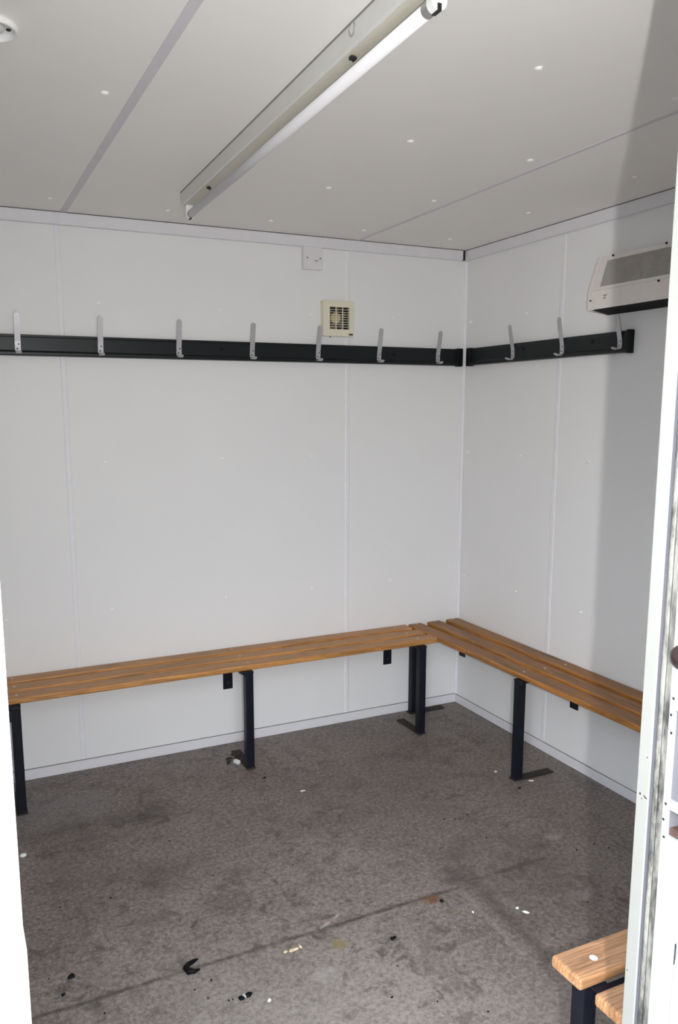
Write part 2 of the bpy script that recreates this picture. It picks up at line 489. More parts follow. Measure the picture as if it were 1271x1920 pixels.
for z, zt in rows:
    for x, xt in cols:
        if x < -2.1 and z > .8: continue
        cap(ME_wcap, (x, 0, z), (math.pi/2, 0, 0), 'white back wall screw cap ' + zt + ', ' + xt, 'screw caps on the back wall')
for z, zt in [(1.96, 'above the hook rail'), (1.327, 'halfway up'), (.692, 'low above the bench')]:
    for y, yt in [(-.052, 'beside the corner'), (-.464, 'left of the joint strip'), (-.888, 'right of the joint strip')]:
        if y < -.8 and z > 1.9: continue
        cap(ME_wcap, (0, y, z), (0, -math.pi/2, 0), 'white right wall screw cap ' + zt + ', ' + yt, 'screw caps on the right wall')

# ------------------------------------------------------------------ hook rails
RZ0, RZ1 = 1.750, 1.831
prof = [(0, RZ0), (-.027, RZ0+.001), (-.0285, RZ0+.004), (-.0285, RZ0+.013), (-.0225, RZ0+.018), (-.0205, RZ0+.021),
        (-.0205, RZ1-.011), (-.0225, RZ1-.008), (-.0235, RZ1-.002), (-.022, RZ1), (0, RZ1)]
r1 = thing('hook_rail', 'long dark green-black hook rail along the back wall', 'coat rail', (-1.6, 0, RZ0), 'dark hook rails')
bm = BM(); prism(bm, prof, lambda a, b, t: (t, a, b), -3.2, -.030); obj('rail_body', bm, M_rail, r1)
bm = BM(); box(bm, -.058, -.0275, -.0305, 0, RZ0-.003, RZ1+.003, .002, 1); obj('end_cap', bm, M_railcap, r1)
for x in (-2.12-.0, -1.272, -.417):
    if x < -2: continue
    bm = BM(); cyl(bm, (x, -.0200, 1.796), (0, -1, 0), .0085, .0025, 20); obj('fixing_cap', bm, M_railcap, r1)
r2 = thing('hook_rail', 'short dark green-black hook rail on the right wall under the heater', 'coat rail', (0, -.55, RZ0), 'dark hook rails')
bm = BM(); prism(bm, prof, lambda a, b, t: (a, t, b), -1.088, -.060); obj('rail_body', bm, M_rail, r2)
bm = BM(); box(bm, -.0305, 0, -.088, -.058, RZ0-.003, RZ1+.003, .002, 1); obj('end_cap', bm, M_railcap, r2)
bm = BM(); box(bm, -.0305, 0, -1.096, -1.082, RZ0-.003, RZ1+.003, .002, 1); obj('end_cap', bm, M_railcap, r2)
for y in (-.477, -.899):
    bm = BM(); cyl(bm, (-.0200, y, 1.803), (-1, 0, 0), .0085, .0025, 20); obj('fixing_cap', bm, M_railcap, r2)

# hooks: origin on the rail face, local -Y points into the room
def make_hook():
    t = thing('coat_hook', 'x', 'coat hook', (0, 0, 0))
    bm = BM()
    y = -.0018
    path = [(0, -.0225, .119), (0, -.0165, .085), (0, -.008, .045), (0, -.0030, .022), (0, y, .008), (0, y, -.012),
            (0, -.0045, -.0195), (0, -.0115, -.0235), (0, -.022, -.0235), (0, -.032, -.0195)]
    ribbon(bm, path, .0215, .003, (1, 0, 0))
    obj('hook_strip', bm, M_hook, t, local=True)
    for sx, sz in ((.0035, .012), (-.0025, -.006)):
        bm = BM(); lathe(bm, dome(.0034, .0012), (sx, -.0030, sz), (0, -1, 0), 12); obj('screw', bm, M_screw, t, local=True)
    return t
hk = make_hook()
HXs = [-2.098, -1.783, -1.4595, -1.132, -.8135, -.497, -.170]
ordn = ['first hook from the left', 'second hook from the left', 'third hook from the left', 'fourth from the left, left of fan',
        'fifth from the left, at the fan corner', 'sixth from the left, right of the fan', 'last hook before the corner']
for i, x in enumerate(HXs):
    o = hk if i == 0 else copy_tree(hk)
    o.location = (x, -.0207, 1.782)
    tag(o, 'grey metal coat hook on back wall rail, ' + ordn[i], 'coat hook', 'grey coat hooks on the rails')
for y, lb in ((-.408, 'nearest the corner'), (-.728, 'middle of three, at the joint strip'), (-1.046, 'rightmost, its top under the heater')):
    o = copy_tree(hk); o.location = (-.0207, y, 1.783); o.rotation_euler = (0, 0, -math.pi/2)
    if y < -1: o.scale = (1, 1, .83)
    tag(o, 'grey metal coat hook on right wall rail, ' + lb, 'coat hook', 'grey coat hooks on the rails')

# ------------------------------------------------------------------ extractor fan
FX0, FX1, FZ0, FZ1 = -.7925, -.6335, 1.868, 2.027
t = thing('extractor_fan', 'square cream extractor fan with dark louvred grille on the back wall', 'extractor fan', (-.713, 0, FZ0))
def rrect(x0, x1, z0, z1, r, n=5):
    P = []
    for cx, cz, a0 in ((x1-r, z1-r, 0), (x0+r, z1-r, 90), (x0+r, z0+r, 180), (x1-r, z0+r, 270)):
        for k in range(n+1):
            a = math.radians(a0+90*k/n); P.append((cx+r*math.cos(a), cz+r*math.sin(a)))
    return P
bm = BM()                                        # back box: four walls round the void
box(bm, FX0+.002, FX0+.012, -.020, 0, FZ0+.002, FZ1-.002); box(bm, FX1-.012, FX1-.002, -.020, 0, FZ0+.002, FZ1-.002)
box(bm, FX0+.012, FX1-.012, -.020, 0, FZ0+.002, FZ0+.012); box(bm, FX0+.012, FX1-.012, -.020, 0, FZ1-.012, FZ1-.002)
obj('fan_housing', bm, M_cream, t)
bm = BM(); box(bm, FX0+.013, FX1-.013, -.003, 0, FZ0+.013, FZ1-.013); obj('back_duct', bm, M_black, t)
gx0, gx1, gz0, gz1 = -.7600, -.6605, 1.9005, 1.998
bm = BM()                                        # front plate with an opening
outer = rrect(FX0, FX1, FZ0, FZ1, .007); n = len(outer)
def on_rect(px, pz, x0, x1, z0, z1):
    cx, cz = (x0+x1)/2, (z0+z1)/2; dx, dz = px-cx, pz-cz
    k = min((x1-x0)/2/abs(dx) if abs(dx) > 1e-9 else 1e9, (z1-z0)/2/abs(dz) if abs(dz) > 1e-9 else 1e9)
    return cx+dx*k, cz+dz*k
inner = []
for i, (a, b) in enumerate(outer):
    q = i//6
    inner.append([(gx1, gz1), (gx0, gz1), (gx0, gz0), (gx1, gz0)][q])
for yf, mi in ((-.034, 0), ):
    of = [bm.verts.new((a*.985 + .015*-.713, yf, b*.985+.015*1.9475)) for a, b in outer]
    om = [bm.verts.new((a, yf+.004, b)) for a, b in outer]
    ob = [bm.verts.new((a, -.018, b)) for a, b in outer]
    f4 = [bm.verts.new((x, yf, z)) for x, z in ((gx1, gz1), (gx0, gz1), (gx0, gz0), (gx1, gz0))]
    b4 = [bm.verts.new((x, -.018, z)) for x, z in ((gx1, gz1), (gx0, gz1), (gx0, gz0), (gx1, gz0))]
    for i in range(n):
        j = (i+1) % n; qi, qj = i//6, j//6
        bm.faces.new((of[i], of[j], om[j], om[i])); bm.faces.new((om[i], om[j], ob[j], ob[i]))
        if qi == qj:
            bm.faces.new((of[i], of[j], f4[qi])); bm.faces.new((ob[i], ob[j], b4[qi]))
        else:
            bm.faces.new((of[i], of[j], f4[qj], f4[qi])); bm.faces.new((ob[i], ob[j], b4[qj], b4[qi]))
    for q in range(4):
        bm.faces.new((f4[q], f4[(q+1) % 4], b4[(q+1) % 4], b4[q]))
obj('front_cover', bm, M_cream, t)
bm = BM()
for k in range(1, 9):
    z = gz0 + (gz1-gz0)*k/9
    box(bm, gx0, gx1, -.0315, -.027, z-.0011, z+.0011)
for k in (1, 2):
    x = gx0 + (gx1-gx0)*k/3; box(bm, x-.0016, x+.0016, -.033, -.027, gz0, gz1)
obj('grille', bm, M_cream, t)
rt = BM(); fc = (-.722, 1.951)
lathe(rt, [(.0245, 0), (.0245, .010), (.021, .0125), (0, .013)], (fc[0], -.008, fc[1]), (0, -1, 0), 28)
hub = obj('rotor_hub', rt, M_hub, t, smooth=False)
for k in range(6):
    bm = BM(); a = k*math.pi/3+.3
    P = [Vector((r*math.cos(a+s), y, r*math.sin(a+s))) for r, s, y in ((.020, -.35, -.006), (.058, -.25, -.005), (.058, .28, -.015), (.020, .35, -.014))]
    c = Vector((fc[0], 0, fc[1]))
    V = [bm.verts.new(c+p) for p in P] + [bm.verts.new(c+p+Vector((0, -.0015, 0))) for p in P]
    for q in ((0, 1, 2, 3), (7, 6, 5, 4), (0, 1, 5, 4), (1, 2, 6, 5), (2, 3, 7, 6), (3, 0, 4, 7)): bm.faces.new([V[i] for i in q])
    obj('fan_blade', bm, M_blade, t)
bm = BM(); box(bm, -.664, -.6425, -.0352, -.033, 1.8745, 1.8825, .0015, 2); obj('badge', bm, M_badge, t)
bm = BM(); cyl(bm, (-.752, -.020, FZ0-.004), (0, 0, 1), .003, .008, 12); obj('pull_switch', bm, M_screw, t)

# ------------------------------------------------------------------ fused spur
t = thing('wall_switch', 'square white fused switch plate under the back wall trunking', 'switch', (-.8385, 0, 2.155))
bm = BM(); box(bm, -.885, -.792, -.022, 0, 2.1555, 2.2515, .002, 2); obj('back_box', bm, M_switch, t)
bm = BM(); box(bm, -.886, -.791, -.030, -.021, 2.1545, 2.2518, .003, 2); obj('face_plate', bm, M_switch, t)
for x in (-.8685, -.8055):
    bm = BM(); cyl(bm, (x, -.0295, 2.2035), (0, -1, 0), .0030, .0012, 14); obj('screw', bm, M_screw, t)
bm = BM(); box(bm, -.836, -.813, -.0318, -.0295, 2.193, 2.214, .0012, 1); fh = obj('fuse_carrier', bm, M_switch, t)
bm = BM(); box(bm, -.831, -.818, -.0322, -.0312, 2.1905, 2.1928); obj('fuse_slot', bm, M_screw, fh)
bm = BM(); box(bm, -.8625, -.8605, -.0306, -.0298, 2.199, 2.208); obj('flex_outlet_mark', bm, M_tape, t)

# ------------------------------------------------------------------ heater
HY0, HY1 = -.945, -1.56
t = thing('wall_heater', 'cream fan heater with brown mesh grille high on the right wall', 'heater', (0, -1.25, 1.90))
P = [(0, 2.122), (-.044, 2.113), (-.084, 1.986), (-.086, 1.981), (-.086, 1.917), (-.082, 1.914), (-.078, 1.914), (-.078, 1.978), (-.040, 2.104), (0, 2.114)]
bm = BM()
# shell as strips: top, slope frame, lower front, back
f = lambda a, b, tt: (a, tt, b)
prism(bm, [(0, 2.122), (-.044, 2.113), (-.043, 2.108), (0, 2.117)], f, HY0, HY1)                 # top
prism(bm, [(-.0855, 1.984), (-.0855, 1.916), (-.079, 1.916), (-.079, 1.984)], f, HY0, HY1)      # lower front
def lerp(a, b, k): return tuple(p+(q-p)*k for p, q in zip(a, b))
A, B = (-.044, 2.113), (-.0845, 1.985)                                                          # slope
def slope_band(k0, k1, y0, y1, th=.004, out=0.0):
    p, q = lerp(A, B, k0), lerp(A, B, k1)
    nx, nz = -(A[1]-B[1]), (A[0]-B[0])
    L = math.hypot(nx, nz); nx, nz = nx/L, nz/L
    prism(bm, [(p[0]+nx*out, p[1]+nz*out), (q[0]+nx*out, q[1]+nz*out), (q[0]-nx*th, q[1]-nz*th), (p[0]-nx*th, p[1]-nz*th)], f, y0, y1)
slope_band(0, .13, HY0, HY1); slope_band(.90, 1.0, HY0, HY1)
slope_band(.13, .90, HY0, -.985); slope_band(.13, .90, -1.52, HY1)
obj('casing', bm, M_heater, t)
for y0, y1 in ((HY0, HY0+.010), (HY1-.010, HY1)):
    bm = BM(); prism(bm, [(0, 2.124), (-.046, 2.115), (-.0885, 1.984), (-.0885, 1.914), (-.0, 1.902)], f, y0, y1); e = obj('end_plate', bm, M_heater, t)
bm = BM(); prism(bm, [(-.010, 2.104), (-.036, 2.102), (-.072, 1.990), (-.072, 1.94), (-.010, 1.93)], f, HY0-.005, HY1+.005); obj('inner_baffle', bm, simple('dark inner', (.030, .022, .018), .8), t)
# expanded mesh: two crossing families of wires in the slope plane
bm = BM()
ym, yn = -.985, -1.52; Ls = math.hypot(A[0]-B[0], A[1]-B[1])*.77
p0 = Vector(lerp(A, B, .13)); p1 = Vector(lerp(A, B, .90))
def mp(s, y, off):                                  # s 0..1 down the slope
    q = p0.lerp(p1, s); return Vector((q[0]+.001+off, y, q[1]))
pitch = .0105; W = ym-yn; RUN = Ls*1.7
for fam in (1, -1):
    k = -int(RUN/pitch)-2
    while k*pitch < W+RUN:
        ys_ = k*pitch
        def yy(q): return ys_ + (q*RUN if fam > 0 else (1-q)*RUN)
        ok = [i/24 for i in range(25) if 0 <= yy(i/24) <= W]
        if len(ok) >= 2:
            tube(bm, [mp(ok[0], ym-yy(ok[0]), -.0006*fam), mp(ok[-1], ym-yy(ok[-1]), -.0006*fam)], [.00105, .00105], 5)
        k += 1
obj('mesh_grille', bm, M_mesh, t)
# outlet underneath
bm = BM(); prism(bm, [(-.080, 1.915), (-.002, 1.901), (-.002, 1.93), (-.080, 1.935)], f, HY0-.016, HY1+.016); ou = obj('air_outlet', bm, M_heatdark, t)
bm = BM()
for k in range(7):
    x = -.078+.0115*k; z = 1.9146-(x+.080)*.18
    prism(bm, [(x, z), (x+.003, z), (x+.003, z-.003), (x, z-.003)], f, HY0-.012, HY1+.012)
obj('outlet_slats', bm, M_heatdark, ou)
for (x, y, z, d) in ((-.047, -1.014, 2.110, (-.9, 0, .4)), (-.047, -1.262, 2.110, (-.9, 0, .4)), (-.085, -1.273, 1.980, (-1, 0, .2)), (-.088, -.951, 1.950, (-1, 0, 0))):
    bm = BM(); cyl(bm, (x, y, z), d, .0042 if z > 1.96 else .003, .004, 14); obj('screw', bm, M_screw, t)
bm = BM()
for k in range(9):
    y = -1.012-.0032*(k % 5)-.002; z = 1.963-.009*(k//5)-.001*(k % 2)
    if k in (7, 8): y -= .0
    box(bm, -.0862, -.0853, y-.0011, y+.0011, z-.0028, z+.0028)
box(bm, -.0862, -.0853, -1.036, -1.026, 1.9635, 1.9648)
obj('worn_marking', bm, M_print, t)

# ------------------------------------------------------------------ tube light (slightly out of square with the room)
t = thing('tube_light', 'white batten fluorescent tube light on the ceiling, unlit', 'ceiling light', (-1.5635, -.482, H))
LL = 1.75; HB = .047; HW = .056
bm = BM()
fb = lambda a, b, tt: (a, -tt, b)
prism(bm, [(0, 0), (0, -HB+.003), (.002, -HB), (.006, -HB), (.0075, -HB+.0015), (HW-.0075, -HB+.0015), (HW-.006, -HB), (HW-.002, -HB), (HW, -HB+.003), (HW, 0)], fb, 0.0, LL)
obj('batten_body', bm, M_batten, t, local=True)
bm = BM(); box(bm, -.0022, HW+.0022, -LL-.001, .001, -.0022, -.0002); obj('batten_shade_strip', bm, M_seal_shade, t, local=True)  # grey strip standing in for the shade between batten and ceiling
bm = BM(); box(bm, .008, HW-.008, -LL+.004, -.004, -HB+.0005, -HB+.003); obj('cover_plate', bm, M_batcream, t, local=True)
zt = -HB-.030; TX = .026
bm = BM(); prof_t = [(.0, 0)]
cyl(bm, (TX, -.046, zt), (0, -1, 0), .0128, 1.585, 28); tb = obj('tube', bm, M_tube, t, smooth=False, local=True)
for p in tb.data.polygons: p.use_smooth = len(p.vertices) == 4
for y in (-.030, -1.628):
    bm = BM(); cyl(bm, (TX, y, zt), (0, -1, 0), .0135, .019, 28); obj('end_ferrule', bm, M_alu, t, local=True)
for y0, y1 in ((-.030, -.012), (-1.668, -1.650)):
    bm = BM()
    poly = [(TX-.0145, -HB), (TX+.0145, -HB)] + [(TX+.0155*math.cos(a), zt+.0155*math.sin(a)) for a in [math.radians(x) for x in range(10, -191, -20)]]
    prism(bm, poly, lambda a, b, tt: (a, tt, b), y0, y1); obj('lamp_holder', bm, M_cap, t, local=True)
    bm = BM(); box(bm, TX-.004, TX+.004, y0-.001, y1+.001, zt-.016, zt-.004); obj('holder_slot', bm, M_screw, t, local=True)
for y in (-.285, -1.345):
    bm = BM(); box(bm, .014, .024, y-.006, y+.006, -HB-.006, -HB+.001, .001, 1); box(bm, .020, .024, y-.014, y+.002, -HB-.010, -HB-.004, .001, 1); obj('spring_clip', bm, M_screw, t, local=True)
bm = BM(); lathe(bm, [(.0135, 0), (.0135, .0015), (.0105, .0015), (.0105, .0002)], (-.0002, -1.385, -.014), (-1, 0, 0), 24); ko = obj('knockout_hole', bm, M_alu, t, local=True)
bm = BM(); cyl(bm, (-.0002, -1.385, -.014), (-1, 0, 0), .0105, .0006, 20); obj('knockout_disc', bm, M_batten, ko, local=True)
t.rotation_euler = (0, 0, -math.radians(1.4))

# ------------------------------------------------------------------ ceiling mount, top left
t = thing('smoke_detector_base', 'round white mounting base on the ceiling, cut by the left edge of the photo', 'detector base', (-2.25, -1.557, H))
bm = BM(); lathe(bm, [(.055, 0), (.056, .006), (.054, .013), (.050, .014), (.047, .010), (.047, .004), (0, .004)], (-2.25, -1.557, H), (0, 0, -1), 40); obj('base_ring', bm, M_cap, t, smooth=True)
bm = BM(); lathe(bm, [(.028, .003), (.027, .009), (.018, .011), (0, .011)], (-2.25, -1.557, H), (0, 0, -1), 32); obj('centre_boss', bm, M_switch, t, smooth=True)
bm = BM(); cyl(bm, (-2.214, -1.560, H-.0055), (0, 0, -1), .0048, .002, 14); obj('screw_hole', bm, M_screw, t)

# ------------------------------------------------------------------ benches
ZT, TH = .462, .024
def slat_x(x0, x1, yc, w=.078): bm = BM(); box(bm, x0, x1, yc-w/2, yc+w/2, ZT-TH, ZT, .006, 3); return bm
def slat_y(y0, y1, xc0, xc1, w=.076):
    bm = BM(); box(bm, -w/2, w/2, y0, y1, ZT-TH, ZT, .006, 3)
    for v in bm.verts:
        k = (v.co.y-y0)/(y1-y0); v.co.x += xc0+(xc1-xc0)*k
    return bm
def bolt(x, y, m, par, r=.0055, h=.0022):
    bm = BM(); lathe(bm, dome(r, h), (x, y, ZT-.0006), (0, 0, 1), 14); return obj('bolt_head', bm, m, par, smooth=True)

def leg_set(par, x, y, foot, lx=.035, ly=.035):
    """square tube leg at (x,y) with a flat foot running in direction foot"""
    bm = BM(); box(bm, x-lx/2, x+lx/2, y-ly/2, y+ly/2, .006, ZT-TH-.006, .003, 2); lg = obj('leg', bm, M_leg, par)
    bm = BM()
    if foot == '+y': box(bm, x-.021, x+.021, y-.024, y+.185, 0, .007, .002, 1)
    elif foot == '+x': box(bm, x-.024, x+.182, y-.021, y+.021, 0, .007, .002, 1)
    else: box(bm, x-.021, x+.021, y-.185, y+.024, 0, .007, .002, 1)
    obj('foot_plate', bm, M_foot, lg)
    return lg

b1 = thing('bench', 'long slatted timber bench along the back wall on dark steel legs', 'bench', (-1.5, -.15, 0), 'slatted benches round the room')
for yc, xe, w in ((-.042, -.322, .074), (-.146, -.316, .078), (-.249, -.309, .078)):
    s = obj('slat', slat_x(-3.1, xe, yc, w), M_woodX, b1)
for x in (-2.199, -1.258, -.400):
    for y in (-.036, -.146, -.250): bolt(x, y, M_bolt, b1)
for x in (-2.208, -1.271, -.402):
    leg_set(b1, x, -.288, '+y')
    bm = BM(); box(bm, x-.036, x+.018, -.306, -.006, ZT-TH-.007, ZT-TH-.0002); obj('support_arm', bm, M_leg, b1)
    bm = BM(); prism(bm, [(x-.034, ZT-TH-.006), (x-.016, ZT-TH-.006), (x-.016, ZT-TH-.020)], lambda a, b, q: (a, q, b), -.304, -.298); obj('gusset', bm, M_leg, b1)
for x in (-2.228, -1.269, -.4225):
    bm = BM(); box(bm, x-.0225, x+.0225, -.0065, -.0006, .265, ZT-TH-.002, .001, 1); wp = obj('wall_bracket', bm, M_leg, b1)
    bm = BM(); cyl(bm, (x, -.0055, .295), (0, -1, 0), .006, .003, 12); obj('fixing_screw', bm, M_screw, wp)

b2 = thing('bench', 'slatted timber bench along the right wall, meeting the back bench at the corner', 'bench', (-.15, -1.0, 0), 'slatted benches round the room')
for a, b in ((-.270, -.238), (-.157, -.152), (-.043, -.043)):
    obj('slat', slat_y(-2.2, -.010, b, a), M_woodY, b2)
for y in (-.020, -.861, -1.75):
    for x in (-.266, -.155, -.045): bolt(x + (.01 if y < -1 else 0), y, M_bolt, b2)
for y in (-.045, -.874, -1.75):
    leg_set(b2, -.294, y, '+x')
    bm = BM(); box(bm, -.312, -.006, y-.036, y+.018, ZT-TH-.007, ZT-TH-.0002); obj('support_arm', bm, M_leg, b2)
    bm = BM(); prism(bm, [(y-.034, ZT-TH-.006), (y-.016, ZT-TH-.006), (y-.016, ZT-TH-.020)], lambda a, b, q: (q, a, b), -.310, -.304); obj('gusset', bm, M_leg, b2)
for y in (-.055, -.880, -1.75):
    bm = BM(); box(bm, -.0065, -.0006, y-.0235, y+.0235, .264, ZT-TH-.002, .001, 1); wp = obj('wall_bracket', bm, M_leg, b2)
    bm = BM(); cyl(bm, (-.0055, y, .295), (-1, 0, 0), .006, .003, 12); obj('fixing_screw', bm, M_screw, wp)

b3 = thing('bench', 'paler slatted timber bench end just inside the door, lower right', 'bench', (-1.0, -2.44, 0), 'slatted benches round the room')
for yc in (-2.325, -2.443, -2.561):
    bm = BM(); box(bm, -1.358, -.36, yc-.041, yc+.041, ZT-TH-.002, ZT, .007, 3); obj('slat', bm, M_woodF, b3)
    bolt(-1.287, yc-.002, M_boltw, b3, .0088, .003)
lg = leg_set(b3, -1.307, -2.327, '-y'); leg_set(b3, -.46, -2.327, '-y')
bm = BM(); box(bm, -1.290, -.40, -2.400, -2.366, ZT-TH-.036, ZT-TH-.003, .002, 1); obj('side_rail', bm, M_leg, b3)
for x in (-1.307, -.46):
    bm = BM(); box(bm, x-.0175, x+.0175, -2.60, -2.31, ZT-TH-.007, ZT-TH-.0022); obj('support_arm', bm, M_leg, b3)
    bm = BM(); box(bm, x-.022, x+.022, YF+.0006, YF+.0065, .264, ZT-.03); obj('wall_bracket', bm, M_leg, b3)

# ------------------------------------------------------------------ door frame
# right jamb: inner stop, recessed gasket, outer jamb with lock keeps
s = None
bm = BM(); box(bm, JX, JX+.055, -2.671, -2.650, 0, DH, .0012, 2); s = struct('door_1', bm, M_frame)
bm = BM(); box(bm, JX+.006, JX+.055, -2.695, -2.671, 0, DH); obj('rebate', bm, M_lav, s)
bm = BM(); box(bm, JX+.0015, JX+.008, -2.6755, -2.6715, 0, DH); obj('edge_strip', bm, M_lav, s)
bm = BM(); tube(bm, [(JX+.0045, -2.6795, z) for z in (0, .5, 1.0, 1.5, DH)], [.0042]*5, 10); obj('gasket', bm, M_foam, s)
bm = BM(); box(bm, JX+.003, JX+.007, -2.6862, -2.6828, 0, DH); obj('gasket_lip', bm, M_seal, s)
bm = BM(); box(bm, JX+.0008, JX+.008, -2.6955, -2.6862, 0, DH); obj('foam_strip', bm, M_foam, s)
wins = [(1.032, 1.156, -2.745, -2.7040), (.981, 1.0185, -2.745, -2.7040)]
bm = BM()   # outer jamb plate, with the keep openings left open
ys = [-2.800, -2.775, -2.745, -2.7335, -2.7040, -2.6955]
zs = [0, .55, .816, .981, 1.0185, 1.032, 1.156, DH]
for y0, y1 in zip(ys, ys[1:]):
    for z0, z1 in zip(zs, zs[1:]):
        if any(z0 >= a-1e-6 and z1 <= b+1e-6 and y0 >= c-1e-6 and y1 <= d+1e-6 for a, b, c, d in wins): continue
        box(bm, JX, JX+.004, y0, y1, z0, z1)
bmesh.ops.remove_doubles(bm, verts=bm.verts, dist=1e-5)
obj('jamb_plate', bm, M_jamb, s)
bm = BM(); box(bm, JX+.032, JX+.055, -2.80, -2.6955, 0, DH)
for a, b in ((.97, .981), (1.0185, 1.032), (1.156, 1.166)): box(bm, JX+.004, JX+.032, -2.77, -2.6975, a, b)
box(bm, JX+.004, JX+.032, -2.704, -2.6975, .97, 1.166)
box(bm, JX+.0005, JX+.033, -2.80, -2.794, 0, DH)
obj('keep_boxes', bm, M_inner, s)
bm = BM(); box(bm, JX-.003, JX+.001, -2.79, -2.7325, .50, .818, .0008, 1); obj('cover_plate', bm, M_cap, s)
bm = BM(); box(bm, JX-.0036, JX-.0028, -2.7345, -2.7330, .812, .842); obj('plate_mark', bm, M_screw, s)
bm = BM(); box(bm, JX+.005, JX+.031, -2.765, -2.7045, .9812, .991, .001, 1); box(bm, JX+.024, JX+.031, -2.765, -2.716, .991, 1.018); obj('timber_packer', bm, M_rustbrown, s)
for y, z in ((-2.7005, 1.170), (-2.6985, 1.147), (-2.7008, 1.123), (-2.7000, 1.024), (-2.6978, 1.001), (-2.7005, .977)):
    bm = BM(); cyl(bm, (JX+.0005, y, z), (-1, 0, 0), .0019, .0008, 10); obj('screw', bm, M_screw, s)
for y, z, w in ((-2.657, 1.019, .0021), (-2.660, 1.013, .0013), (-2.665, 1.0745, .0013), (-2.6545, .748, .0014)):
    bm = BM(); chunk(bm, (0, 0, 0), w, w*.7, .0006, seed=int(z*1000))
    bmesh.ops.transform(bm, matrix=Matrix.Translation((JX, y, z)) @ Matrix.Rotation(-math.pi/2, 4, 'Y'), verts=bm.verts); obj('dirt_speck', bm, M_crumb, s)
bm = BM(); tube(bm, [(JX-.0003, -2.6635, 1.0195), (JX-.0003, -2.6655, 1.0172), (JX-.0003, -2.669, 1.0165)], [.0005, .0008, .0005], 6); obj('dirt_speck', bm, M_crumb, s)
bm = BM(); lathe(bm, [(.0165, 0), (.0165, .004), (.0145, .009), (.009, .012), (0, .0125)], (JX, -2.7125, 1.2285), (-1, 0, 0), 32)
single('rubber_buffer', bm, simple('dark brown black rubber', (.022, .014, .014), .35, var=.4, scale=150),
       'dark round rubber buffer on the right door jamb, cut by the photo edge', 'door buffer', (JX, -2.7125, 1.2285), smooth=True)
# left jamb and threshold
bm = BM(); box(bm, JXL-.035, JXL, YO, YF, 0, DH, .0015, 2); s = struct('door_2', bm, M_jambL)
bm = BM(); box(bm, JXL-.03, JXL+.0017, YO-.002, YF+.01, 0, 1.108, .001, 2); obj('kick_plate', bm, M_jambL, s)
bm = BM(); box(bm, JXL-.035, JX+.055, YO, YF, DH-.035, DH); struct('door_3', bm, M_jambL)

# ------------------------------------------------------------------ litter on the floor
def litter(name, bm, m, label, cat, x, y, group=None, smooth=False):
    return single(name, bm, m, label, cat, (x, y, 0), group, smooth)
bm = BM()      # curled black scrap
tube(bm, [(-1.835, -1.398, .006), (-1.850, -1.404, .007), (-1.868, -1.412, .008), (-1.878, -1.425, .009), (-1.874, -1.440, .008), (-1.858, -1.444, .006), (-1.843, -1.440, .005)],
     [.002, .006, .007, .009, .0095, .006, .003], 8)
litter('plastic_scrap', bm, M_dark, 'curled black plastic scrap lying across the floor joint', 'scrap', -1.861, -1.425, smooth=True)
bm = BM(); chunk(bm, (-2.170, -1.315, 0), .014, .010, .007, .7, 3); litter('crumb', bm, M_dark, 'largest black crumb on the floor, near the left door jamb', 'crumb', -2.170, -1.315, 'black crumbs on the floor')
bm = BM(); chunk(bm, (-2.201, -1.376, 0), .009, .0055, .004, .8, 4); litter('crumb', bm, M_dark, 'small black crumb lying in front of the largest crumb by left jamb', 'crumb', -2.201, -1.376, 'black crumbs on the floor')
bm = BM(); chunk(bm, (-1.774, -1.592, 0), .008, .010, .006, .4, 5); chunk(bm, (-1.754, -1.588, 0), .013, .009, .007, .1, 6); chunk(bm, (-1.796, -1.585, 0), .003, .003, .003, 0, 31); chunk(bm, (-1.807, -1.584, 0), .003, .003, .003, 0, 32)
t = litter('plastic_shard', bm, M_dark, 'black and clear plastic shard at the bottom edge of the floor', 'shard', -1.763, -1.591)
bm = BM(); chunk(bm, (-1.7655, -1.590, .002), .003, .010, .007, .3, 8); obj('clear_piece', bm, M_glass, t)
bm = BM(); chunk(bm, (-1.573, -1.472, 0), .020, .007, .005, .05, 9); chunk(bm, (-1.597, -1.470, 0), .007, .006, .004, .3, 10); chunk(bm, (-1.550, -1.468, 0), .004, .010, .005, .1, 11)
litter('paper_scrap', bm, M_tan, 'tan paper scrap just in front of the floor joint', 'scrap', -1.570, -1.472)
bm = BM(); chunk(bm, (-1.292, -1.552, 0), .007, .008, .006, .3, 12); chunk(bm, (-1.281, -1.549, 0), .006, .006, .005, .6, 13)
litter('crumb', bm, M_dark, 'double black crumb on the open floor in front of the door', 'crumb', -1.288, -1.552, 'black crumbs on the floor')
bm = BM(); chunk(bm, (-1.056, -1.458, 0), .008, .008, .006, .3, 14); litter('crumb', bm, M_crumb, 'dark crumb beside the rusty brown floor stain', 'crumb', -1.056, -1.458, 'black crumbs on the floor')
bm = BM(); chunk(bm, (-.863, -1.588, 0), .006, .005, .004, .3, 15); litter('white_crumb', bm, M_white, 'small white crumb beside the longer white crumb', 'crumb', -.863, -1.588, 'white crumbs on the floor')
bm = BM(); chunk(bm, (-.852, -1.617, 0), .013, .005, .005, -.9, 16); litter('white_crumb', bm, M_white, 'long white crumb on the floor above the near bench end', 'crumb', -.852, -1.617, 'white crumbs on the floor')
bm = BM(); chunk(bm, (-1.0, -1.547, 0), .0035, .005, .004, .3, 17); litter('white_crumb', bm, M_white, 'tiny white crumb left of the other two on the open floor', 'crumb', -1.0, -1.547, 'white crumbs on the floor')
bm = BM(); chunk(bm, (-.33, -.780, 0), .010, .007, .003, .3, 18); litter('white_crumb', bm, M_white, 'white crumb on the floor left of the right bench leg', 'crumb', -.33, -.780, 'white crumbs on the floor')
